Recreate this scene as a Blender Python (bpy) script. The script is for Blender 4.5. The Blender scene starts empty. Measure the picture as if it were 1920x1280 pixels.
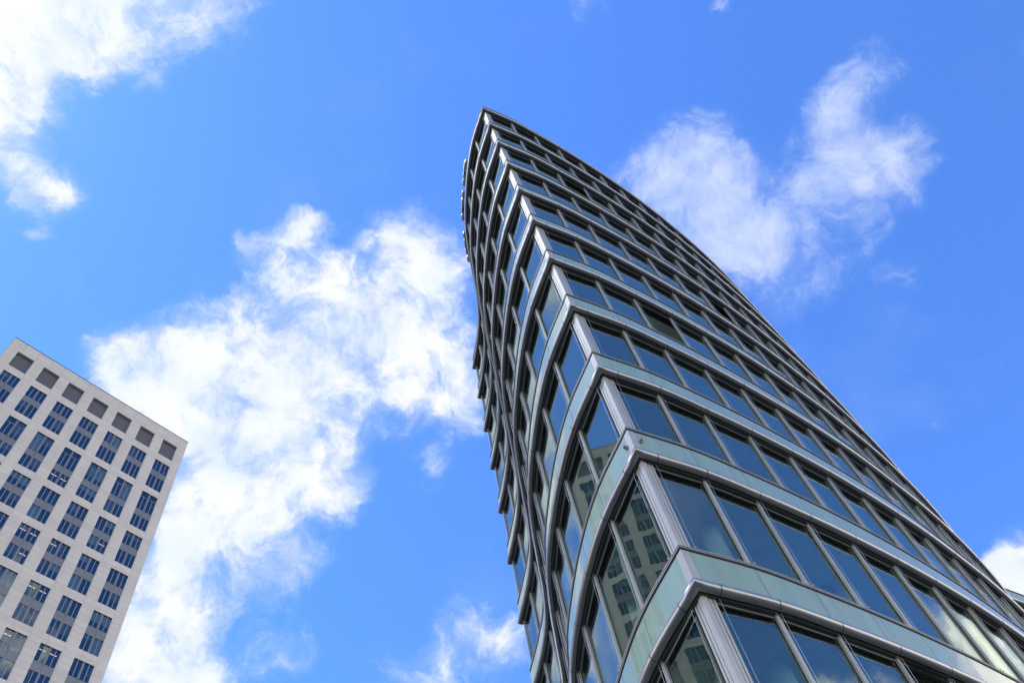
import bpy, bmesh, math, random
from mathutils import Vector, Matrix
random.seed(7)
sc = bpy.context.scene
R = math.radians
EYE = 1.6
# ------------------------------------------------------------------ camera
F_PX = 1521.84
pitch, roll = 1.0498680, -0.2724137
fwd = Vector((0, math.cos(pitch), math.sin(pitch)))
r0 = Vector((1, 0, 0)); u0 = r0.cross(fwd)
cr = r0*math.cos(roll)+u0*math.sin(roll); cu = -r0*math.sin(roll)+u0*math.cos(roll)
cam = bpy.data.cameras.new('camera'); camo = bpy.data.objects.new('camera', cam); sc.collection.objects.link(camo)
camo.matrix_world = Matrix(((cr.x, cu.x, -fwd.x, 0), (cr.y, cu.y, -fwd.y, 0), (cr.z, cu.z, -fwd.z, EYE), (0, 0, 0, 1)))
cam.sensor_width = 36; cam.lens = 36*F_PX/1920; cam.clip_end = 6000; cam.clip_start = .1
sc.camera = camo
def ray(x, y):
    return (fwd + cr*((x-960)/F_PX) + cu*((640-y)/F_PX)).normalized()
def proj(v):
    v = v-Vector((0, 0, EYE)); z = v.dot(fwd)
    return (960+F_PX*v.dot(cr)/z, 640-F_PX*v.dot(cu)/z) if z > .1 else None
# ------------------------------------------------------------------ light, exposure
SUN_DIR = Vector((-0.50, -0.10, 0.86)).normalized()
sun = bpy.data.lights.new('sun', 'SUN'); suno = bpy.data.objects.new('sun', sun); sc.collection.objects.link(suno)
sun.energy = .7; sun.angle = R(22); sun.color = (1, .95, .88)
suno.rotation_euler = SUN_DIR.to_track_quat('Z', 'Y').to_euler()
sc.view_settings.view_transform = 'Standard'; sc.view_settings.look = 'None'
sc.view_settings.exposure = .8; sc.view_settings.gamma = 1
sc.cycles.max_bounces = 8; sc.cycles.glossy_bounces = 5; sc.cycles.transparent_max_bounces = 12
sc.cycles.sample_clamp_indirect = 6
# ------------------------------------------------------------------ sky with clouds
W = bpy.data.worlds.new('World'); sc.world = W; W.use_nodes = True
nt = W.node_tree; nt.nodes.clear(); N = nt.nodes; Lk = nt.links
def nd(t, **k):
    n = N.new(t)
    for a, b in k.items(): setattr(n, a, b)
    return n
def inp(s, v):
    if isinstance(v, bpy.types.NodeSocket): Lk.new(v, s)
    else: s.default_value = v
def mth(op, a, b=0.0, c=0.0, clamp=False):
    n = nd('ShaderNodeMath', operation=op, use_clamp=clamp)
    inp(n.inputs[0], a); inp(n.inputs[1], b)
    if op in ('MULTIPLY_ADD',): inp(n.inputs[2], c)
    return n.outputs[0]
def vmt(op, a, b, out=0):
    n = nd('ShaderNodeVectorMath', operation=op); inp(n.inputs[0], a); inp(n.inputs[1], b)
    return n.outputs['Value'] if op == 'DOT_PRODUCT' else n.outputs[0]
def noise(vec, scale, det, rough=.55, dist=0.0, col=False):
    n = nd('ShaderNodeTexNoise'); inp(n.inputs['Vector'], vec); n.inputs['Scale'].default_value = scale
    n.inputs['Detail'].default_value = det; n.inputs['Roughness'].default_value = rough; n.inputs['Distortion'].default_value = dist
    return n.outputs['Color' if col else 'Fac']
def mrange(v, a, b, c=0.0, d=1.0, smooth=True):
    n = nd('ShaderNodeMapRange'); n.interpolation_type = 'SMOOTHSTEP' if smooth else 'LINEAR'
    inp(n.inputs['Value'], v); n.inputs['From Min'].default_value = a; n.inputs['From Max'].default_value = b
    n.inputs['To Min'].default_value = c; n.inputs['To Max'].default_value = d
    return n.outputs[0]
tc = nd('ShaderNodeTexCoord'); dirv = tc.outputs['Generated']
sky = nd('ShaderNodeTexSky', sky_type='NISHITA', sun_disc=False)
sky.sun_elevation = math.asin(SUN_DIR.z); sky.sun_rotation = math.atan2(SUN_DIR.x, SUN_DIR.y)
sky.air_density = 1.0; sky.dust_density = .1; sky.ozone_density = 3.0
hs = nd('ShaderNodeHueSaturation'); Lk.new(sky.outputs[0], hs.inputs['Color'])
hs.inputs['Saturation'].default_value = 1.0
bg1 = nd('ShaderNodeBackground'); Lk.new(vmt('MULTIPLY', hs.outputs[0], (.49, .81, 1.33)), bg1.inputs[0]); bg1.inputs[1].default_value = .15
# cloud masses: (x, y, radius, weight) measured on the sky, turned into directions
BL = [(-20,30,110,1.2),(10,130,62,1),(22,210,46,.95),(-8,285,44,.9),(50,15,60,1.0),(130,15,60,1.0),(215,30,75,1.05),(150,85,50,.9),(190,130,34,.75),(300,22,75,1.05),(380,15,64,1.1),(450,5,56,1.0),(-120,140,180,1.3),
 (65,350,44,.68),(110,345,32,.6),(68,430,22,.85),(285,152,24,.6),
 (465,440,32,.72),(525,430,42,.8),(585,425,34,.72),(480,500,44,.6),(540,520,56,.75),(710,450,52,.75),(780,425,56,.85),(840,470,72,.85),(790,520,85,.9),(640,545,75,.85),(720,610,105,1.0),(830,620,100,.9),(560,625,82,.9),
 (800,705,82,.95),(870,740,62,.85),(440,600,52,.8),(330,670,58,1.0),(250,680,60,1.05),(215,715,55,1.0),(420,740,98,1.05),(310,770,95,1.15),(560,830,80,1.05),(660,920,46,.9),(610,880,60,.9),(420,880,80,1.0),(630,730,85,1.0),(510,730,80,1.0),
 (330,960,60,.62),(350,1030,74,.8),(255,1110,72,1.1),(320,1190,85,1.0),(240,1270,88,1.15),(390,1250,60,.8),(430,1010,76,.75),(530,1000,70,.72),(600,1050,50,.5),(560,1070,40,.4),(540,1215,52,.75),(590,1240,34,.55),(500,1110,50,.42),(790,880,50,.48),(720,1275,70,.72),(880,1180,64,.66),(950,1230,60,.75),(820,1260,50,.5),
 (1590,310,90,1.15),(1640,290,76,1.1),(1560,225,56,.8),(1585,170,45,.7),(1625,105,42,.62),(1680,130,36,.4),(1690,330,42,.7),(1200,330,62,.72),(1265,320,66,.9),(1330,275,56,.9),(1310,380,85,.95),(1400,410,80,.8),(1470,440,74,.75),(1350,460,70,.85),(1430,510,66,.8),(1520,370,46,.5),(1560,500,58,.72),(1440,570,45,.6),(1500,590,36,.45),(1690,535,46,.55),(1620,440,40,.4),
 (1890,1060,36,1.1),(1940,1070,46,1.2),(1915,1095,36,1.1),(1950,100,46,.5),(1365,12,26,.62),(1100,5,34,.55),(1160,20,30,.35),(575,70,18,.32),(1745,800,16,.35),
 (2640,660,210,.72),(2900,900,300,1.0),(2450,-150,230,.15),(2420,-720,200,.18),(1500,1400,170,.95),(1700,1650,260,.9),(2150,1200,200,.9),(-150,1200,160,.8),(-300,800,200,.7)]
warp = noise(dirv, 7.0, 5, .6, col=True)
wv = vmt('SUBTRACT', warp, (.5, .5, .5)); ws = nd('ShaderNodeVectorMath', operation='SCALE'); Lk.new(wv, ws.inputs[0]); ws.inputs['Scale'].default_value = .085
dw = vmt('NORMALIZE', vmt('ADD', dirv, ws.outputs[0]), (0, 0, 0))
tot = None
for (x, y, rr, w) in BL:
    w *= (.54 if x > 1150 and x < 1800 and y < 700 else   .46 if 600 < x < 900 and y < 600 else .52 if 780 < x < 900 and y < 660 else .74 if 450 < x < 1100 and y > 950 else .58 if x < 500 and y < 200 else .70)
    c = ray(x, y); sg = rr*.76/F_PX*((fwd.dot(c)))
    d = vmt('DOT_PRODUCT', dw, tuple(c))
    e = mth('EXPONENT', mth('MULTIPLY_ADD', d, 1/(sg*sg), -1/(sg*sg)))
    tot = mth('MULTIPLY', e, w) if tot is None else mth('MULTIPLY_ADD', e, w, tot)
tot = mth('MINIMUM', tot, 1.02)
# the rest of the sky, out of view: broken cloud added for light and reflections
inframe = mrange(vmt('DOT_PRODUCT', dirv, tuple(fwd)), math.cos(R(44)), math.cos(R(36)))
low = noise(dirv, 2.4, 4, .55)
sepz = nd('ShaderNodeSeparateXYZ'); Lk.new(dirv, sepz.inputs[0])
side = mrange(sepz.outputs[2], .10, .80, .34, -.125, smooth=False)
rest = mth('MULTIPLY', mrange(mth('ADD', low, side), .50, .72), mth('SUBTRACT', 1.0, inframe))
M = mth('ADD', tot, rest)
fb = noise(dw, 13.0, 14, .62, .35)
fb2 = noise(dw, 42.0, 8, .66)
nn = mth('ADD', mth('MULTIPLY_ADD', fb, 3.0, -1.52), mth('MULTIPLY_ADD', fb2, .85, -.425))
edge = mrange(M, .02, .35)
dens = mrange(mth('MULTIPLY_ADD', nn, edge, M), .24, 1.28)
haze_ = mth('MULTIPLY', mrange(mth('ADD', M, mth('MULTIPLY', mth('MULTIPLY', nn, edge), .55)), .10, .95), .52)
dens = mth('SUBTRACT', 1.0, mth('MULTIPLY', mth('SUBTRACT', 1.0, dens), mth('SUBTRACT', 1.0, haze_)))
rightward = mrange(vmt('DOT_PRODUCT', dirv, tuple(ray(1480, 380))), math.cos(R(17)), math.cos(R(10)))
dens = mth('MULTIPLY', dens, mth('MULTIPLY_ADD', rightward, -.27, 1.0))
# faint veils
veil = mth('MULTIPLY', mrange(noise(dirv, 4.0, 8, .6), .52, .85), .16)
dens = mth('MAXIMUM', dens, veil)
shade = mrange(noise(dirv, 12.0, 6, .6), .30, .66)
thick = mrange(dens, .50, 1.0)
cc = nd('ShaderNodeMix', data_type='RGBA'); inp(cc.inputs[0], shade)
cc.inputs[6].default_value = (.80, .88, .98, 1); cc.inputs[7].default_value = (1.0, 1.0, 1.0, 1)
c2 = nd('ShaderNodeMix', data_type='RGBA'); inp(c2.inputs[0], thick); c2.inputs[6].default_value = (.66, .76, .98, 1); Lk.new(cc.outputs[2], c2.inputs[7])
bg2 = nd('ShaderNodeBackground'); Lk.new(c2.outputs[2], bg2.inputs[0]); off_ = mth('SUBTRACT', 1.0, inframe); inp(bg2.inputs[1], mth('MULTIPLY', mth('MULTIPLY_ADD', off_, .85, .62), mrange(sepz.outputs[2], -.02, .22, .30, 1.0)))  # unseen cloud is brightened to light the facades, dimmed low to darken undersides
c3 = nd('ShaderNodeMix', data_type='RGBA'); inp(c3.inputs[0], off_); Lk.new(c2.outputs[2], c3.inputs[6]); c3.inputs[7].default_value = (1.12, 1.02, .86, 1); Lk.new(c3.outputs[2], bg2.inputs[0])  # warm tint on the unseen cloud, to offset the blue skylight
mx = nd('ShaderNodeMixShader'); inp(mx.inputs[0], mth('MULTIPLY', dens, .97)); Lk.new(bg1.outputs[0], mx.inputs[1]); Lk.new(bg2.outputs[0], mx.inputs[2])
out = nd('ShaderNodeOutputWorld'); Lk.new(mx.outputs[0], out.inputs[0])
W.cycles.sampling_method = 'MANUAL'; W.cycles.sample_map_resolution = 1024

# ------------------------------------------------------------------ materials
def mat(name, col, rough=.5, metal=0.0, spec=.5, var=0.0, vscale=3.0, bump=0.0, coat=0.0):
    m = bpy.data.materials.new(name); m.use_nodes = True; t = m.node_tree; b = t.nodes['Principled BSDF']
    b.inputs['Base Color'].default_value = (*col, 1); b.inputs['Roughness'].default_value = rough
    b.inputs['Metallic'].default_value = metal; b.inputs['Specular IOR Level'].default_value = spec
    b.inputs['Coat Weight'].default_value = coat
    if var > 0:
        tcn = t.nodes.new('ShaderNodeTexCoord'); nz = t.nodes.new('ShaderNodeTexNoise'); nz.inputs['Scale'].default_value = vscale; nz.inputs['Detail'].default_value = 6
        t.links.new(tcn.outputs['Object'], nz.inputs['Vector'])
        mr = t.nodes.new('ShaderNodeMapRange'); mr.inputs['From Min'].default_value = .3; mr.inputs['From Max'].default_value = .7
        mr.inputs['To Min'].default_value = 1-var; mr.inputs['To Max'].default_value = 1+var
        t.links.new(nz.outputs['Fac'], mr.inputs['Value'])
        mm = t.nodes.new('ShaderNodeVectorMath'); mm.operation = 'SCALE'; mm.inputs[0].default_value = col
        t.links.new(mr.outputs[0], mm.inputs['Scale']); t.links.new(mm.outputs[0], b.inputs['Base Color'])
        m2 = t.nodes.new('ShaderNodeMapRange'); m2.inputs['To Min'].default_value = max(0, rough-.08); m2.inputs['To Max'].default_value = rough+.1
        t.links.new(nz.outputs['Fac'], m2.inputs['Value']); t.links.new(m2.outputs[0], b.inputs['Roughness'])
    return m
def streak(m, sx_, sz_):
    t = m.node_tree
    for n in t.nodes:
        if n.type == 'TEX_NOISE':
            src = n.inputs['Vector'].links[0].from_socket; mp = t.nodes.new('ShaderNodeMapping'); mp.inputs['Scale'].default_value = (sx_, sx_, sz_)
            t.links.new(src, mp.inputs['Vector']); t.links.new(mp.outputs[0], n.inputs['Vector'])
def glass(name, tint, refl_tint, base, gain, wav=0.0, wscale=.7, rough=.0):
    """coated insulating glass: clear tinted pane that mirrors the sky more the flatter one looks at it"""
    m = bpy.data.materials.new(name); m.use_nodes = True; t = m.node_tree; t.nodes.clear()
    o = t.nodes.new('ShaderNodeOutputMaterial'); tr = t.nodes.new('ShaderNodeBsdfTransparent'); tr.inputs[0].default_value = (*tint, 1)
    gl = t.nodes.new('ShaderNodeBsdfGlossy'); gl.inputs[0].default_value = (*refl_tint, 1); gl.inputs['Roughness'].default_value = rough
    fr = t.nodes.new('ShaderNodeFresnel'); fr.inputs['IOR'].default_value = 1.55
    ma = t.nodes.new('ShaderNodeMath'); ma.operation = 'MULTIPLY_ADD'; ma.use_clamp = True
    t.links.new(fr.outputs[0], ma.inputs[0]); ma.inputs[1].default_value = gain; ma.inputs[2].default_value = base
    mx = t.nodes.new('ShaderNodeMixShader'); t.links.new(ma.outputs[0], mx.inputs[0]); t.links.new(tr.outputs[0], mx.inputs[1]); t.links.new(gl.outputs[0], mx.inputs[2])
    t.links.new(mx.outputs[0], o.inputs[0])
    if wav > 0:
        tcn = t.nodes.new('ShaderNodeTexCoord'); nz = t.nodes.new('ShaderNodeTexNoise'); nz.inputs['Scale'].default_value = wscale; nz.inputs['Detail'].default_value = 1.5
        t.links.new(tcn.outputs['Object'], nz.inputs['Vector'])
        bp = t.nodes.new('ShaderNodeBump'); bp.inputs['Strength'].default_value = 1.0; bp.inputs['Distance'].default_value = wav
        t.links.new(nz.outputs['Fac'], bp.inputs['Height']); t.links.new(bp.outputs[0], gl.inputs['Normal'])
    return m
M_AL = mat('brushed_aluminium', (.37, .38, .375), .30, .75, .5, .06, 1.3)
M_ALD = mat('dark_frame_metal', (.16, .165, .16), .4, .6, .5)
M_ALP = mat('pale_aluminium_frame', (.42, .435, .405), .45, .3, .5, .05, 2)
M_BLK = mat('black_gasket', (.012, .012, .013), .7)
M_SOF = mat('soffit_panel_grey', (.085, .09, .088), .6, 0, .4, .06, 2)
M_SPG = mat('green_backpainted_glass', (.24, .375, .275), .5, 0, .5, .09, 1.2, coat=0.0)
_b = M_SPG.node_tree.nodes['Principled BSDF']; _b.inputs['Coat Weight'].default_value = .9; _b.inputs['Coat Roughness'].default_value = .015; _b.inputs['Coat IOR'].default_value = 1.38
streak(M_SPG, 3.0, .35)
M_GL = glass('coated_window_glass', (.64, .88, .80), (.76, .90, .84), .12, .98, .0028, .9)
M_STEEL = mat('steel_cable', (.55, .55, .54), .35, .8)
M_CEIL = mat('office_ceiling', (.55, .56, .54), .8, var=.05)
M_CORE = mat('office_core_wall', (.42, .43, .42), .8, var=.15, vscale=.5)
M_FLOOR = mat('office_carpet', (.08, .08, .085), .9)
M_ROOF = mat('roof_gravel', (.22, .21, .20), .95, var=.2, vscale=8)
M_BLIND = mat('dark_blind_slat', (.045, .045, .048), .5, .3)
M_BULB = glass('clear_lamp_dome', (.9, .9, .9), (1, 1, 1), .10, 1.0)
M_WG = glass('blue_office_glass', (.58, .76, .78), (.62, .80, .82), .13, .85, .004, .5)
M_WGD = mat('violet_blind_panel', (.16, .13, .22), .6)
M_WF = mat('grey_window_frame', (.30, .31, .31), .5, .2)
M_WSP = mat('grey_spandrel_metal', (.19, .205, .21), .45, .3, .5, .04, .6)
M_LOUV = mat('louvre_grey_mesh', (.15, .16, .185), .7, .1)
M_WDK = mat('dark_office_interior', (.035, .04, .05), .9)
M_RB = mat('grey_roller_blind', (.13, .14, .15), .9)
M_RB2 = mat('pale_roller_blind', (.30, .31, .31), .9)
M_COP = mat('dark_coping_metal', (.10, .10, .10), .5, .4)
M_ASPH = mat('asphalt', (.05, .05, .05), .9, var=.15, vscale=2)
M_PAVE = mat('paving_stone', (.10, .097, .09), .85, var=.1, vscale=3)
M_LAMP = bpy.data.materials.new('lit_office_lamp'); M_LAMP.use_nodes = True
_b = M_LAMP.node_tree.nodes['Principled BSDF']; _b.inputs['Emission Color'].default_value = (1, .62, .28, 1); _b.inputs['Emission Strength'].default_value = 1.0
# pale stone cladding in large panels
M_STONE = bpy.data.materials.new('pale_stone_panels'); M_STONE.use_nodes = True
t = M_STONE.node_tree; b = t.nodes['Principled BSDF']; b.inputs['Roughness'].default_value = .75
tcn = t.nodes.new('ShaderNodeTexCoord'); sx = t.nodes.new('ShaderNodeSeparateXYZ'); t.links.new(tcn.outputs['Object'], sx.inputs[0])
ad = t.nodes.new('ShaderNodeMath'); t.links.new(sx.outputs[0], ad.inputs[0]); t.links.new(sx.outputs[1], ad.inputs[1])
cx = t.nodes.new('ShaderNodeCombineXYZ'); t.links.new(ad.outputs[0], cx.inputs[0]); t.links.new(sx.outputs[2], cx.inputs[1])
br = t.nodes.new('ShaderNodeTexBrick'); t.links.new(cx.outputs[0], br.inputs['Vector']); br.inputs['Scale'].default_value = 1
br.offset = 0; br.inputs['Brick Width'].default_value = 1.995; br.inputs['Row Height'].default_value = .86; br.inputs['Mortar Size'].default_value = .018
br.inputs['Mortar Smooth'].default_value = .3; br.inputs['Bias'].default_value = 0
br.inputs['Color1'].default_value = (.60, .57, .51, 1); br.inputs['Color2'].default_value = (.66, .63, .57, 1); br.inputs['Mortar'].default_value = (.38, .37, .345, 1)
nz = t.nodes.new('ShaderNodeTexNoise'); nz.inputs['Scale'].default_value = .35; nz.inputs['Detail'].default_value = 8; t.links.new(tcn.outputs['Object'], nz.inputs['Vector'])
mr = t.nodes.new('ShaderNodeMapRange'); mr.inputs['To Min'].default_value = .88; mr.inputs['To Max'].default_value = 1.1; t.links.new(nz.outputs['Fac'], mr.inputs['Value'])
vm = t.nodes.new('ShaderNodeVectorMath'); vm.operation = 'SCALE'; t.links.new(br.outputs['Color'], vm.inputs[0]); t.links.new(mr.outputs[0], vm.inputs['Scale'])
t.links.new(vm.outputs[0], b.inputs['Base Color'])

streak(M_STONE, 2.2, .5)
# ------------------------------------------------------------------ mesh helpers
class MB:
    def __init__(s): s.v = []; s.f = []; s.m = []; s.sm = []; s.mats = []
    def mi(s, m):
        if m not in s.mats: s.mats.append(m)
        return s.mats.index(m)
    def face(s, pts, m, smooth=False):
        i = len(s.v); s.v += [tuple(p) for p in pts]; s.f.append(list(range(i, i+len(pts)))); s.m.append(s.mi(m)); s.sm.append(smooth)
    def grid(s, rows, m, smooth=False, flip=False, close=False):
        """rows: list of equally long point lists"""
        i0 = len(s.v); n = len(rows[0]); k = s.mi(m)
        for r in rows: s.v += [tuple(p) for p in r]
        for a in range(len(rows)-1):
            for b_ in range(n if close else n-1):
                c = (b_+1) % n
                q = [i0+a*n+b_, i0+a*n+c, i0+(a+1)*n+c, i0+(a+1)*n+b_]
                s.f.append(q[::-1] if flip else q); s.m.append(k); s.sm.append(smooth)
    def prism(s, poly, z0, z1, m):
        n = len(poly); s.grid([[(x, y, z0) for x, y in poly], [(x, y, z1) for x, y in poly]], m, close=True)
        s.face([(x, y, z0) for x, y in poly][::-1], m); s.face([(x, y, z1) for x, y in poly], m)
    def box(s, x0, x1, y0, y1, z0, z1, m):
        s.prism([(x0, y0), (x1, y0), (x1, y1), (x0, y1)], z0, z1, m)
    def tube(s, a, b_, r, m, n=6):
        a = Vector(a); b_ = Vector(b_); d = (b_-a).normalized(); q = d.orthogonal().normalized(); w = d.cross(q)
        ring = lambda c: [c+q*(r*math.cos(2*math.pi*i/n))+w*(r*math.sin(2*math.pi*i/n)) for i in range(n)]
        s.grid([ring(a), ring(b_)], m, smooth=True, close=True); s.face(ring(a)[::-1], m); s.face(ring(b_), m)
    def build(s, name, parent=None, label=None):
        me = bpy.data.meshes.new(name); me.from_pydata(s.v, [], s.f)
        for m in s.mats: me.materials.append(m)
        me.polygons.foreach_set('material_index', s.m); me.polygons.foreach_set('use_smooth', s.sm); me.update()
        o = bpy.data.objects.new(name, me); sc.collection.objects.link(o)
        if parent: o.parent = parent
        if label: o['label'] = label
        return o
def thing(name, label, cat, loc=(0, 0, 0), rz=0):
    o = bpy.data.objects.new(name, None); sc.collection.objects.link(o); o.location = loc; o.rotation_euler = (0, 0, rz)
    o['label'] = label; o['category'] = cat; return o

# ------------------------------------------------------------------ ground
g = MB(); g.face([(-2500, -2500, 0), (2500, -2500, 0), (2500, 2500, 0), (-2500, 2500, 0)], M_ASPH)
o = g.build('ground'); o['kind'] = 'structure'
g = MB(); g.box(-4, 60, 8.5, 90, 0, .12, M_PAVE); o = g.build('pavement'); o['kind'] = 'structure'

# ================================================================== GLASS TOWER
def H(k):
    if k <= -1: return 11.42-3.9+3.75*(k+1)+EYE
    return (11.42, 15.455)[k]+EYE if k < 2 else 19.14+3.728*(k-2)+EYE
NR = [(2.065,11.979),(3.472,13.086),(4.656,14.191),(5.839,15.352),(6.959,16.512),(8.057,17.699),(9.129,18.921),(10.163,20.157),(11.170,21.426),(12.136,22.720),(13.085,24.029)]
hd = 55.7
while len(NR) < 18:
    NR.append((NR[-1][0]+1.6*math.cos(R(hd)), NR[-1][1]+1.6*math.sin(R(hd)))); hd += 1.75
NL = [(2.065,11.979),(1.065,13.541),(.344,15.106),(-.240,16.745),(-.716,18.405),(-.98,20.1),(-1.14,21.8),(-1.30,23.5),(-1.64,25.22),(-2.23,26.918),(-2.911,28.504)]
nR, nL = len(NR)-1, len(NL)-1
def cr_eval(P, t):
    n = len(P)-1; i = min(int(t), n-1); u = t-i
    g_ = lambda j: Vector(P[j]) if 0 <= j <= n else (Vector(P[0])*2-Vector(P[1]) if j < 0 else Vector(P[n])*2-Vector(P[n-1]))
    a, b_, c, d = g_(i-1), g_(i), g_(i+1), g_(i+2)
    pos = .5*((2*b_)+(c-a)*u+(2*a-5*b_+4*c-d)*u*u+(3*b_-a-3*c+d)*u**3)
    tan = .5*((c-a)+2*(2*a-5*b_+4*c-d)*u+3*(3*b_-a-3*c+d)*u*u)
    return pos, tan.normalized()
def frame(t):
    """t<0 left facade, t>0 right facade. returns position, unit tangent (towards +t), outward normal"""
    if t >= 0: p, tg = cr_eval(NR, t)
    else:
        p, tg = cr_eval(NL, -t); tg = -tg
    return p, tg, Vector((tg.y, -tg.x))
_nl = frame(-1e-6)[2]; _nr = frame(0)[2]; MIT = (_nl+_nr)/(1+_nl.dot(_nr))
def P(t, o, z):
    p, tg, n = frame(t)
    if abs(t) < 1e-9: n = MIT
    q = p+n*o; return Vector((q.x, q.y, z))
def trange(a, b_, per=5):
    n = max(1, math.ceil((b_-a)*per)); L = [a+(b_-a)*i/n for i in range(n+1)]
    if a < 0 < b_:
        L = [x for x in L if abs(x) > .04]+[0.0]; L.sort()
    return L
def sweep(mb, ts, prof, z, m, smooth=False, closed=False, caps=False):
    rows = [[P(t, o_, z-dz) for (o_, dz) in prof] for t in ts]
    mb.grid(rows, m, smooth=smooth, close=closed)
    if caps:
        mb.face(rows[0], m); mb.face(rows[-1][::-1], m)
def rect(o0, o1, d0, d1): return [(o0, d0), (o0, d1), (o1, d1), (o1, d0)]
def at(t, dt, o_, z):
    """point near node t, shifted dt metres along the facade"""
    p, tg, n = frame(t); q = p+tg*dt+n*o_; return (q.x, q.y, z)

TLAB = 'tall curved glass office tower with pale green floor bands and rounded aluminium rails'
tower = thing('office_tower', TLAB, 'office tower', (NR[0][0], NR[0][1], 0))
OFF = Vector(tower.location)
class TB(MB):
    def build(s, name, parent=None, label=None):
        s.v = [(x-OFF.x, y-OFF.y, z-OFF.z) for x, y, z in s.v]
        return MB.build(s, name, parent or tower, label)
KB, KT = -2, 10
TL, TR_ = -float(nL), float(nR)
EXT = TL-.13
full = trange(EXT, TR_, 5)
HEAD = 1.30
TC, TRAD = (.035, 1.105), .128
tube_prof = [(TC[0]+TRAD*math.sin(R(a)), TC[1]-TRAD*math.cos(R(a))) for a in range(0, 361-20, 20)]
inner = [P(t, -.6, 0) for t in trange(TL, TR_, 1)]
back = [Vector((3.0, 37.0, 0)), Vector((12.0, 44.0, 0)), Vector((17.5, 43.0, 0))]
def plan(o_, per=1): return [P(t, o_, 0) for t in trange(TL, TR_, per)]+back[::-1]
for k in range(KB, KT+1):
    z = H(k); top = (k == KT)
    s = TB()    # spandrel: back painted glass, one pane per bay, thin open joints
    dz0, dz1 = .12, .985
    for i in range(-nL, nR):
        a, b_ = i+.004, i+1-.004
        if i == -1: b_ = 0.0
        if i == 0: a = 0.0
        if i == -nL: a = EXT
        ts = [a+(b_-a)*j/4 for j in range(5)]
        sweep(s, ts, [(.0, dz0), (.02, dz1)], z, M_SPG, smooth=True)
    sweep(s, full, [(-.02, dz0-.01), (-.0, dz1+.01)], z, M_BLK)
    s.grid([[P(EXT, .0, z-dz0), P(EXT, .02, z-dz1)], [P(EXT, -.26, z-dz0), P(EXT, -.26, z-dz1)]], M_AL)
    s.grid([[P(EXT, -.26, z-.03), P(EXT, -.26, z-1.24)], [P(TL+.3, -.26, z-.03), P(TL+.3, -.26, z-1.24)]], M_ALD)
    band = s.build('floor_band', tower)
    s = TB()    # sill rails above the spandrel
    sweep(s, full, rect(-.12, .03, 0, .022), z, M_ALP, closed=True, caps=True)
    sweep(s, full, rect(-.05, .022, .040, .062), z, M_ALP, closed=True, caps=True)
    sweep(s, full, rect(-.10, -.002, .022, .125), z, M_BLK, closed=True)
    s.build('sill_rail', band)
    s = TB()    # bullnose rail, in lengths with a fine joint at every bay
    sweep(s, full, tube_prof, z, M_AL, smooth=True, closed=False)
    for t in [EXT+.001]:
        s.face([P(t, o_, z-d_) for o_, d_ in tube_prof], M_AL)
    for i in list(range(-nL+1, nR)):
        for tt in ([i] if i != 0 else [-.27, .24]):
            sweep(s, [tt-.005, tt+.005], [(TC[0]+(TRAD+.0025)*math.sin(R(a)), TC[1]-(TRAD+.0025)*math.cos(R(a))) for a in range(10, 190, 20)], z, M_BLK, smooth=True)
    s.build('bullnose_rail', band)
    s = TB()    # soffit: dark liner, grey panels with gaps
    sweep(s, full, [(.03, 1.235), (-.28, 1.235)], z, M_BLK)
    cuts = [EXT]+[-float(i) for i in range(nL-1, 0, -1)]+[-.27, .24]+[float(i) for i in range(1, nR+1)]
    for a, b_ in zip(cuts[:-1], cuts[1:]):
        sweep(s, trange(a+.007, b_-.007, 4), rect(-.060, -.003, 1.243, 1.256), z, M_SOF, closed=True, caps=True)
    # cable fixings at the joints
    for i in range(-nL+1, nR):
        if i: 
            p = at(i, 0, -.03, z-1.24); s.tube(p, at(i, 0, -.03, z-1.285), .016, M_BLK)
            s.tube(at(i, 0, -.03, z-1.285), at(i, 0, -.03, z-1.297), .011, M_ALP)
    s.build('soffit', band)
    s = TB()    # corner cover plate
    for sg, w_ in ((-1, .18), (1, .17)):
        bay = 1.8
        e_ = sg*w_/bay
        ts = [e_, 0.0] if sg < 0 else [0.0, e_]
        sweep(s, ts, [(.006, dz0), (.026, dz1)], z, M_ALP)
    s.build('corner_plate', band)
    # slab, ceiling, floor
    s = TB()
    pl = [(q.x, q.y) for q in plan(-.36)]
    s.prism(pl, z-1.24, z-.35, M_CEIL); sl = s
    if not top:  # only well inside the plan
        # rows of flat luminaires and ducts under the ceiling
        for i in list(range(-nL+1, -3))+list(range(4, nR-1)):
            for o_ in (-1.5, -3.2):
                p, tg, n = frame(i+.5); q = p+n*o_; zz = z-1.24
                a = q-tg*.55; c = q+tg*.55
                s.prism([(a.x-n.x*.07, a.y-n.y*.07), (c.x-n.x*.07, c.y-n.y*.07), (c.x+n.x*.07, c.y+n.y*.07), (a.x+n.x*.07, a.y+n.y*.07)][::-1], zz-.06, zz, M_ALD)
    s.build('floor_slab', tower)
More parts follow.
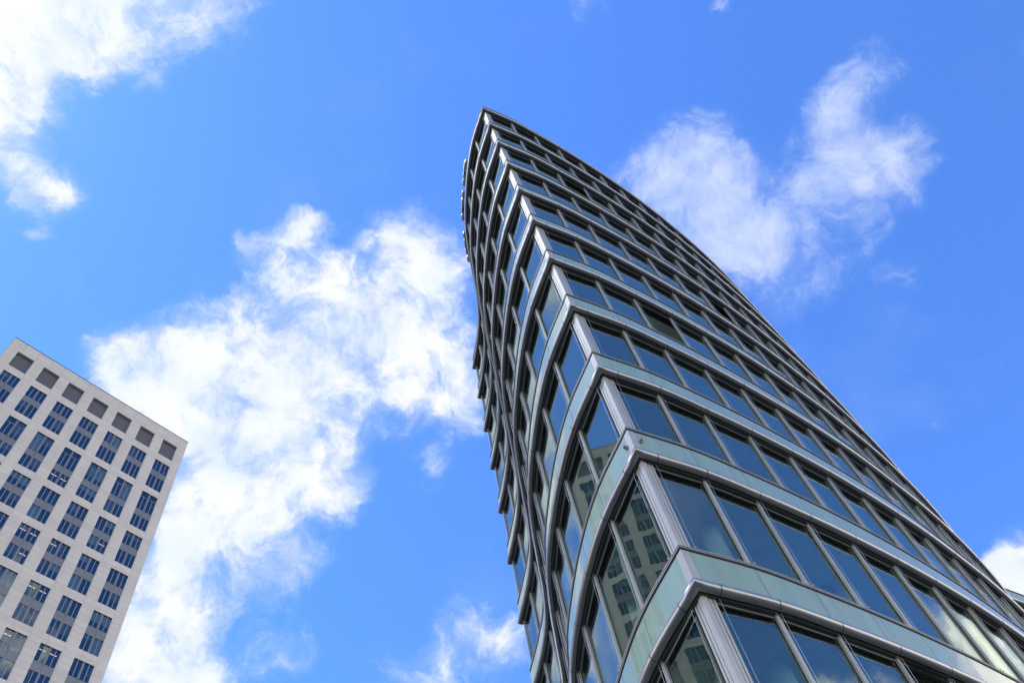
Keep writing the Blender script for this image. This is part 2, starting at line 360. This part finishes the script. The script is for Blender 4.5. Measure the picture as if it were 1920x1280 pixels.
# core and rear
s = TB(); core = [P(t, -5.2, 0) for t in trange(-8, 13, 1) if abs(t) > 3.5]
corepoly = [(q.x, q.y) for q in [P(-8, -5, 0), P(-6, -5, 0), P(-4, -5, 0), Vector((6.0, 21.0, 0)), P(6, -5, 0), P(9, -5, 0), P(12, -5, 0), Vector((12, 38, 0))]]
s.prism(corepoly, .12, H(KT)-.4, M_CORE); s.build('core_wall', tower)
s = TB()
ep = P(TL, -.16, 0); st_ = P(TR_, -.16, 0); rp = [ep]+back+[st_]
s.grid([[(q.x, q.y, H(KB)-4) for q in rp], [(q.x, q.y, H(KT)-.1) for q in rp]], M_ALD); s.build('rear_wall', tower)
s = TB(); s.prism([(q.x, q.y) for q in plan(-.10)], H(KT)-.30, H(KT)-.05, M_ROOF); s.build('roof', tower)
s = TB()
sweep(s, full, rect(-.16, -.14, -3.9+1.3, .0), H(KB)-1.3, M_GL); 
s = TB(); sweep(s, full, [(-.4, 0), (-.4, H(KB)-1.3)], H(KB)-1.26, M_ALD); s.build('plinth_wall', tower)

for k in range(KB, KT):
    for t_ in (1.6, 4.5, 7.5, 10.5, -2.5, -5.5):
        p, tg, n = frame(t_); c = p-n*1.25
        s = TB(); s.prism([(c.x+.24*math.cos(a_*math.pi/6), c.y+.24*math.sin(a_*math.pi/6)) for a_ in range(12)], H(k)-.35, H(k+1)-1.24, M_CEIL)
        s.build('column', tower)
# corner posts
for k in range(KB, KT):
    z0, z1 = H(k), H(k+1)-1.237
    s = TB()
    for sg, bay in ((-1, 1.85), (1, 1.79)):
        def strip(d0, d1, o0, o1, m):
            a, b_ = sg*d0/bay, sg*d1/bay
            s.prism([tuple(P(a, o0, 0).xy), tuple(P(b_, o0, 0).xy), tuple(P(b_, o1, 0).xy), tuple(P(a, o1, 0).xy)], z0+.022, z1, m)
        strip(0, .172, -.12, -.035, M_ALP); strip(.172, .205, -.12, -.095, M_BLK); strip(.205, .280, -.12, -.055, M_ALP)
        strip(.280, .302, -.12, -.09, M_BLK); strip(.302, .36, -.12, -.055, M_ALP); strip(.36, .375, -.12, -.09, M_BLK)
    s.build('corner_post', tower)

# windows -------------------------------------------------
OPEN = {(3, 2), (5, 6), (7, 2)}
BLINDS = {(-1, 3), (-1, 4)}
GO = -.115
def gnode(i):
    if i == 0: return P(0, GO, 0)
    return P(float(i), GO, 0)
def bayends(i):
    """glass line from node i to i+1"""
    a, b_ = gnode(i), gnode(i+1)
    if i == -1:          # pane beside the corner on the left follows the facade curve
        b_ = a+Vector((math.cos(R(-60.1)), math.sin(R(-60.1)), 0))*((b_-a).length)
    return a, b_
def window_geo(k, i):
    z0, z1 = H(k)+.022, H(k+1)-1.237
    a, b_ = bayends(i); d = (b_-a); L = d.length; d.normalize(); n = Vector((d.y, -d.x, 0))
    la = .05 if i != 0 else .245; lb = .05 if i != -1 else .25
    Q = lambda s_, o_, z: a+d*s_+n*o_+Vector((0, 0, z))
    fr = TB()
    def bar(s0, s1, o0, o1, za, zb, m):
        fr.prism([tuple(Q(s0, o0, 0).xy), tuple(Q(s1, o0, 0).xy), tuple(Q(s1, o1, 0).xy), tuple(Q(s0, o1, 0).xy)], za, zb, m)
    hb = z1-.05
    bar(la, L-lb, .022, .045, z1-.03, z1, M_ALD); bar(la, L-lb, .0, .022, hb-.02, hb+.01, M_WF)      # head rails
    bar(la, L-lb, .0, .02, z0, z0+.045, M_ALP)                                                              # sill bead
    if i != 0:
        bar(.0, .012, .0, .05, z0, z1, M_BLK); bar(.012, la, .0, .07, z0, z1, M_ALP)
    if i != -1: bar(L-lb, L-.002, .0, .07, z0, z1, M_ALP)
    bar(la, la+.014, .0, .012, z0, z1, M_BLK); bar(L-lb-.014, L-lb, .0, .012, z0, z1, M_BLK)
    gl = TB(); s0, s1 = la+.014, L-lb-.014
    if (k, i) not in OPEN:
        ty = random.uniform(-1, 1)*.0045*(0 if i in (-1, -2) else 1); tz = random.uniform(-1, 1)*.004*(.3 if i in (-1, -2) else 1)
        gl.face([Q(s0, .002-ty, z0), Q(s1, .002+ty, z0), Q(s1, .002+ty+tz, hb), Q(s0, .002-ty+tz, hb)], M_GL)
    else:
        c, s_ = math.cos(R(38)), math.sin(R(38)); w_ = (s1-s0)
        gl.face([Q(s0+.02, -.02, z0), Q(s0+.02+w_*c, -.02-w_*s_, z0), Q(s0+.02+w_*c, -.02-w_*s_, hb), Q(s0+.02, -.02, hb)], M_GL)
        for zz in (z0, hb-.06):
            gl.prism([tuple(Q(s0+.02, -.03, 0).xy), tuple(Q(s0+.02+w_*c, -.03-w_*s_, 0).xy), tuple(Q(s0+.04+w_*c, -.0-w_*s_, 0).xy), tuple(Q(s0+.04, .0, 0).xy)], zz, zz+.06, M_ALD)
    # guide cables and their brackets
    cb, bk = [], []
    def fix(tt, dt):
        q0 = Vector(at(tt, dt, .0, 0)); q1 = Vector(at(tt, dt, -.10, 0)); q2 = Vector(at(tt, dt, .03, 0))
        c_ = TB(); c_.tube((q0.x, q0.y, z0+.03), (q0.x, q0.y, z1-.0), .0042, M_STEEL, 5); cb.append(c_)
        b2 = TB(); b2.tube((q1.x, q1.y, z0+.026), (q2.x, q2.y, z0+.026), .011, M_ALP, 6)
        b2.tube((q2.x, q2.y, z0+.010), (q2.x, q2.y, z0+.055), .009, M_ALP, 6); bk.append(b2)
    if i == -1: fix(-1e-5, -.42)
    else: fix(i+1, -.06)
    if i == 0: fix(1e-5, .42)
    else: fix(i, .06)
    bl = None
    if (k, i) in BLINDS:
        bl = TB(); zz = z1-.06
        while zz > z0+.1:
            A0, B0, A1, B1 = Q(.09, .09, zz), Q(L-.09, .09, zz), Q(.09, .15, zz-.045), Q(L-.09, .15, zz-.045)
            bl.face([A0, B0, B1, A1], M_BLIND); zz -= .07
    return fr, gl, cb, bk, bl
cand = []
for k in range(KB, KT):
    for i in range(-nL, nR):
        z0, z1 = H(k), H(k+1)-1.26
        a, b_ = bayends(i)
        q = [proj(Vector((p_.x, p_.y, z))) for p_, z in ((a, z0), (b_, z0), (b_, z1), (a, z1))]
        if None in q: ar = 0
        else:
            cx_ = sum(p_[0] for p_ in q)/4; cy_ = sum(p_[1] for p_ in q)/4
            ar = .5*sum(q[j][0]*q[(j+1) % 4][1]-q[(j+1) % 4][0]*q[j][1] for j in range(4))
            ar = abs(ar) if (-60 < cx_ < 1980 and -60 < cy_ < 1350 and i < 12) else 0
        cand.append((ar, k, i))
cand.sort(key=lambda c: -c[0])
near = {(k, i) for ar, k, i in cand[:100] if ar > 0} | {(-1, 3)}
if len(near) > 100: near.discard(cand[99][1:])
rf, rg, rc_, rb = TB(), TB(), TB(), TB()
def merge(dst, src):
    o0 = len(dst.v); dst.v += src.v
    mp = [dst.mi(m) for m in src.mats]
    for f, m, sm in zip(src.f, src.m, src.sm): dst.f.append([j+o0 for j in f]); dst.m.append(mp[m]); dst.sm.append(sm)
for k in range(KB, KT):
    for i in range(-nL, nR):
        fr, gl, cb, bk, bl = window_geo(k, i)
        if (k, i) in near:
            lab = None
            if (k, i) in OPEN: lab = 'window standing open, its pane tilted into the dark room'
            if bl: lab = 'window with its dark slatted sun blind let down'
            w = fr.build('window', tower, lab); gl.build('pane', w)
            for c_ in cb: c_.build('guide_cable', w)
            for c_ in bk: c_.build('cable_bracket', w)
            if bl: bl.build('blind', w)
        else:
            for s_ in [gl]+cb+bk+([bl] if bl else []): merge(rf, s_)
            merge(rf, fr)
o = rf.build('window', tower); o['kind'] = 'stuff'

# floodlights at the corner of the second band
for t_, dz in ((.13, .50), (-.13, .50)):
    p, tg, n = frame(t_); c = Vector((*(p+n*.045), H(1)-dz)); n3 = Vector((n.x, n.y, 0))
    def dome(mb, r, m, hgt, n_=14, rings=5):
        tv = Vector((-n.y, n.x, 0)); uv = Vector((0, 0, 1)); rows = []
        for j in range(rings+1):
            a = j/rings*math.pi/2
            rows.append([c+n3*(hgt*math.sin(a))+(tv*math.cos(2*math.pi*q/n_)+uv*math.sin(2*math.pi*q/n_))*(r*math.cos(a)+.0005) for q in range(n_)])
        mb.grid(rows, m, smooth=True, close=True)
    s = TB(); 
    tv = Vector((-n.y, n.x, 0))
    s.grid([[c+(tv*math.cos(2*math.pi*q/14)+Vector((0, 0, 1))*math.sin(2*math.pi*q/14))*rr+n3*h_ for q in range(14)] for rr, h_ in ((.062, -.03), (.062, .012), (.048, .012), (.044, .0))], M_ALP, close=True, smooth=False)
    s.tube(c+n3*.0, c+n3*.05, .020, M_ALD, 10); s.tube(c+n3*.02+Vector((0, 0, .02)), c+n3*.045-Vector((0, 0, .02)), .012, M_STEEL, 8)
    fl = s.build('floodlight', tower)
    s = TB(); dome(s, .050, M_BULB, .075); s.build('lamp_dome', fl)
# rounded shields standing out from the roof edge on the left side
zr = H(KT)
for i, t_ in enumerate((-2.05, -2.35, -2.6, -3.05, -3.4, -3.65, -3.9, -4.6, -4.95, -5.25, -5.55)):
    s = TB(); w_ = .45 if i % 4 else .85
    q = [(-w_/2, .0), (-w_/2, .10), (-w_*.3, .17), (w_*.3, .17), (w_/2, .10), (w_/2, .0)]
    s.prism([at(t_, a_, b2+.12, 0)[:2] for a_, b2 in q][::-1], zr-.55, zr-.15, M_ALP)
    s.build('roof_edge_shield', tower)

# ================================================================== PALE STONE BUILDING
SW = .81; AZ = 1.033167
U = lambda u: u*SW+EYE
QS = .70/.81
wb = thing('stone_office_building', 'pale stone clad high-rise with rows of blue double windows under a flat roof', 'building',
           (-math.sin(AZ)*100*SW*QS, math.cos(AZ)*100*SW*QS, EYE*(1-QS)), AZ)
wb.scale = (QS, QS, QS)
XL, XR = .06*SW, 35.98*SW; ZT = U(139.03); DEP = 21.0
cols = [((1.857+4.9027*c)*SW, (1.857+4.9027*c+3.016)*SW) for c in range(7)]
rows_ = [(U(135.976), U(131.495), 'L', None)]
tops = [129.74, 120.535]+[110.216-8.6018*j for j in range(13)]
spec = [(2.8, 1.4, 3.43, 0)]+[(4.45, 1.42, 2.87, 1.2)]+[(2.77, 1.42, 2.83, 0)]*13
for tp, sp in zip(tops, spec): rows_.append((U(tp), U(tp-sum(sp[:3])), 'W', sp))
FR = lambda x, y, z: Vector((x, y, z))
def facade(mb, cols, width0, width1, T, rows_):
    def bx(x0, x1, z0, z1, y0=0, y1=.5):
        v = [T(x, y, z) for z in (z0, z1) for (x, y) in ((x0, y0), (x1, y0), (x1, y1), (x0, y1))]
        for f in ((0, 1, 5, 4), (1, 2, 6, 5), (3, 0, 4, 7), (4, 5, 6, 7), (3, 2, 1, 0)): mb.face([v[j] for j in f], M_STONE)
    xs = [width0]+[x for c in cols for x in c]+[width1]
    for j in range(0, len(xs), 2): bx(xs[j], xs[j+1], -.3, ZT)
    for x0, x1 in cols:
        zz = ZT
        for zt, zb, _, _ in rows_:
            bx(x0, x1, zt, zz); zz = zb
        bx(x0, x1, -.3, zz)
wallm = MB()
facade(wallm, cols, XL, XR, lambda x, y, z: Vector((x, y, z)), rows_)
scols = [(2.2+3.97*c, 2.2+3.97*c+2.44) for c in range(5)]
facade(wallm, scols, .5, DEP, lambda x, y, z: Vector((XL+y, x, z)), rows_)
facade(wallm, scols, .5, DEP, lambda x, y, z: Vector((XR-y, x, z)), rows_)
wallm.face([(XL, DEP, 0), (XR, DEP, 0), (XR, DEP, ZT), (XL, DEP, ZT)], M_STONE)
wallm.face([(XL+.5, .5, ZT-.4), (XR-.5, .5, ZT-.4), (XR-.5, DEP, ZT-.4), (XL+.5, DEP, ZT-.4)], M_ROOF)
wallo = wallm.build('wall', wb)
mb = MB(); mb.box(XL-.03, XR+.03, -.04, .5, ZT+.002, ZT+.10, M_COP)
mb.box(XL-.03, XL+.5, .5, DEP, ZT+.002, ZT+.10, M_COP); mb.box(XR-.5, XR+.03, .5, DEP, ZT+.002, ZT+.10, M_COP)
mb.build('roof_coping', wb)
mb = MB()
for j in range(10): 
    x = XR-.3-j*.52; mb.box(x-.03, x+.03, .03, .09, ZT+.10, ZT+.10+random.uniform(.10, .22), M_WSP)
mb.box(XR-5.3, XR-.2, .04, .07, ZT+.18, ZT+.21, M_WSP)
mb.build('roof_railing', wb)
# interior: dark floors and back wall behind all windows
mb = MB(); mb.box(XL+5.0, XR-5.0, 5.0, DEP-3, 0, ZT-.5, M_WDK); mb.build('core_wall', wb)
def win_unit(T, x0, x1, zt, zb, sp, c=None, r=None, lamps=()):
    """one two-storey window: frame, glass above and below a metal spandrel"""
    fr, gls, spn, lp = MB(), [MB(), MB()], MB(), MB()
    def bx(mb, a0, a1, y0, y1, z0, z1, m):
        v = [T(x, y, z) for z in (z0, z1) for (x, y) in ((a0, y0), (a1, y0), (a1, y1), (a0, y1))]
        for f in ((0, 1, 5, 4), (1, 2, 6, 5), (2, 3, 7, 6), (3, 0, 4, 7), (4, 5, 6, 7), (3, 2, 1, 0)): mb.face([v[j] for j in f], m)
    up, mid, lo, tr_ = [s_*SW for s_ in sp]
    zU0 = zt-up; zL1 = zU0-mid; xm = (x0+x1)/2; cm = .13; ym = .13
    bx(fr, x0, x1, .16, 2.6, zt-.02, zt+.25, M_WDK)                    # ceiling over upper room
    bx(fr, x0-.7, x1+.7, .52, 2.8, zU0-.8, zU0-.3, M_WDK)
    bx(spn, x0, xm-.012, ym-.02, ym+.10, zL1, zU0, M_WSP); bx(spn, xm+.012, x1, ym-.02, ym+.10, zL1, zU0, M_WSP); bx(spn, xm-.012, xm+.012, ym, ym+.08, zL1, zU0, M_BLK)
    for (za, zb_, tr2) in ((zU0, zt, tr_), (zb, zL1, 0)):
        gl = gls[0 if za == zU0 else 1]
        bx(fr, xm-cm, xm+cm, ym-.05, ym+.05, za, zb_, M_WSP)
        bx(fr, x0, xm-cm, ym-.01, ym+.02, zb_-.05, zb_, M_BLK); bx(fr, xm+cm, x1, ym-.01, ym+.02, zb_-.05, zb_, M_BLK)
        bx(fr, x0, x1, ym-.03, ym-.012, za, za+.03, M_WF)
        ztop = zb_-.05-tr2
        if tr2: bx(fr, x0, xm-cm, ym-.035, ym+.02, ztop-.03, ztop+.03, M_WF); bx(fr, xm+cm, x1, ym-.035, ym+.02, ztop-.03, ztop+.03, M_WF)
        for h0, h1 in ((x0, xm-cm), (xm+cm, x1)):
            q = (h0+h1)/2; bx(fr, q-.035, q+.035, ym-.045, ym+.02, za+.03, ztop-.03 if tr2 else zb_-.05, M_WF)
            if random.random() < .30:      # a roller blind part of the way down
                dl = random.choice((.25, .4, .6, .9))*(ztop-za); zb2 = max(za+.05, ztop-dl)
                fr.face([T(h0, ym+.09, zb2), T(h1, ym+.09, zb2), T(h1, ym+.09, zb_-.05), T(h0, ym+.09, zb_-.05)], M_RB if random.random() < .6 else M_RB2)
            for g0, g1 in ((h0, q-.035), (q+.035, h1)):
                e1, e2 = random.uniform(-1, 1)*.003, random.uniform(-1, 1)*.003
                special = (c == 4 and r == 0 and za == zU0 and g1 < xm and g0 > q-.01)
                leaf = (c == 4 and r == 1 and za == zU0 and g1 < xm and g0 > q-.01)
                if leaf:      # one leaf tipped open at the top
                    gl.face([T(g0, ym-.03, za+.03), T(g1, ym-.03, za+.03), T(g1, ym-.28, ztop-.25), T(g0, ym-.28, ztop-.25)], M_WG)
                    continue
                gl.face([T(g0, ym+e1, za+.03), T(g1, ym+e2, za+.03), T(g1, ym+e2, ztop), T(g0, ym+e1, ztop)], M_WG)
                if special: gl.face([T(g0, ym+.05, za+.03), T(g1, ym+.05, za+.03), T(g1, ym+.05, ztop), T(g0, ym+.05, ztop)], M_WGD)
            if tr2: gl.face([T(h0, ym, ztop), T(h1, ym, ztop), T(h1, ym, zb_-.05), T(h0, ym, zb_-.05)], M_WG)
    for (fl, half) in lamps:
        zc = (zt if fl == 0 else zL1)-.10; xa = x0+.25 if half == 0 else xm+.35
        for d_ in (0, .52): bx(lp, xa+d_*.82, xa+d_*.82+.36, .78, .86, zc-.06, zc-.02, M_LAMP)
    return fr, gls, spn, lp
LAMPS = {(3, 1): [(1, 0), (1, 1)], (3, 3): [(0, 0), (0, 1), (1, 0), (1, 1)], (4, 3): [(0, 0)], (5, 2): [(1, 0), (1, 1)], (3, 4): [(0, 1)], (4, 4): [(0, 0), (0, 1)], (4, 5): [(0, 0)], (5, 5): [(0, 0), (0, 1)], (2, 2): [(0, 1)]}
rest = MB()
T0 = lambda x, y, z: Vector((x, y, z))
for ri, (zt, zb, kind, sp) in enumerate(rows_):
    for ci, (x0, x1) in enumerate(cols):
        if kind == 'L':
            s = MB(); s.box(x0, x1, .43, .47, zb, zt, M_LOUV)
            zz = zb+.06
            while zz < zt: s.box(x0, x1, .415, .43, zz, zz+.02, M_LOUV); zz += .12
            s.build('louvre_panel', wb); continue
        r = ri-1
        fr, gl, spn, lp = win_unit(T0, x0, x1, zt, zb, sp, ci, r, LAMPS.get((ci, r), ()))
        if r <= 6:
            lab = 'double window with one narrow leaf tipped open' if (ci, r) == (4, 1) else ('double window with one violet panel' if (ci, r) == (4, 0) else ('double window with lit ceiling lamps inside' if lp.v else None))
            w = fr.build('window', wb, lab); gl[0].build('pane', w); gl[1].build('pane', w); spn.build('spandrel_panel', w)
            if lp.v: lp.build('ceiling_lamp', w)
        else:
            for s_ in (fr, gl[0], gl[1], spn): merge(rest, s_)
for T in (lambda x, y, z: Vector((XL+y, x, z)), lambda x, y, z: Vector((XR-y, x, z))):
    for (zt, zb, kind, sp) in rows_:
        for x0, x1 in scols:
            if kind == 'L':
                v = [T(x0, .43, zb), T(x1, .43, zb), T(x1, .43, zt), T(x0, .43, zt)]; rest.face(v, M_LOUV); continue
            fr, gl, spn, lp = win_unit(T, x0, x1, zt, zb, sp)
            for s_ in (fr, gl[0], gl[1], spn): merge(rest, s_)
o = rest.build('window', wb); o['kind'] = 'stuff'

# ================================================================== LOW WING BEHIND THE TOWER, FAR RIGHT
lw = thing('low_office_building', 'low glass office block with green roof band peeking out behind the tower', 'building', (26.0, 46.5, 0))
hd = R(41.3); ex = Vector((math.cos(hd), math.sin(hd), 0)); en = Vector((ex.y, -ex.x, 0))
P0 = Vector((22.25, 39.31, 0))*(34/28)-ex*1.2-Vector((26.0, 46.5, 0))
def LQ(s_, o_, z): return P0+ex*s_+en*o_+Vector((0, 0, z))
LL = 34; zt = 34+EYE
for j in range(9):
    z = zt-3.75*j
    s = MB()
    s.face([LQ(0, 0, z-1.0), LQ(LL, 0, z-1.0), LQ(LL, 0, z-.05), LQ(0, 0, z-.05)], M_SPG)
    s.prism([tuple(LQ(a_, b2, 0).xy) for a_, b2 in ((0, .04), (LL, .04), (LL, -.4), (0, -.4))][::-1], z-.05, z+.02, M_BLK)
    w = s.build('floor_band', lw)
    s = MB(); s.tube(LQ(0, .05, z-1.15), LQ(LL, .05, z-1.15), .17, M_AL, 12); s.build('bullnose_rail', w)
    s = MB(); s.face([LQ(0, -.12, z-3.7), LQ(LL, -.12, z-3.7), LQ(LL, -.12, z-1.25), LQ(0, -.12, z-1.25)], M_GL)
    s.face([LQ(0, -.6, z-3.7), LQ(LL, -.6, z-3.7), LQ(LL, -.6, z-1.0), LQ(0, -.6, z-1.0)], M_WDK)
    for q in range(0, 21): s.prism([tuple(LQ(q*1.65+a_, b2, 0).xy) for a_, b2 in ((0, -.12), (.1, -.12), (.1, -.04), (0, -.04))], z-3.7, z-1.25, M_ALP)
    s.build('window_strip', lw)
s = MB(); s.prism([tuple(LQ(a_, b2, 0).xy) for a_, b2 in ((0, -.65), (LL, -.65), (LL, -14), (0, -14))][::-1], 0, zt-.1, M_CORE); s.build('rear_wall', lw)
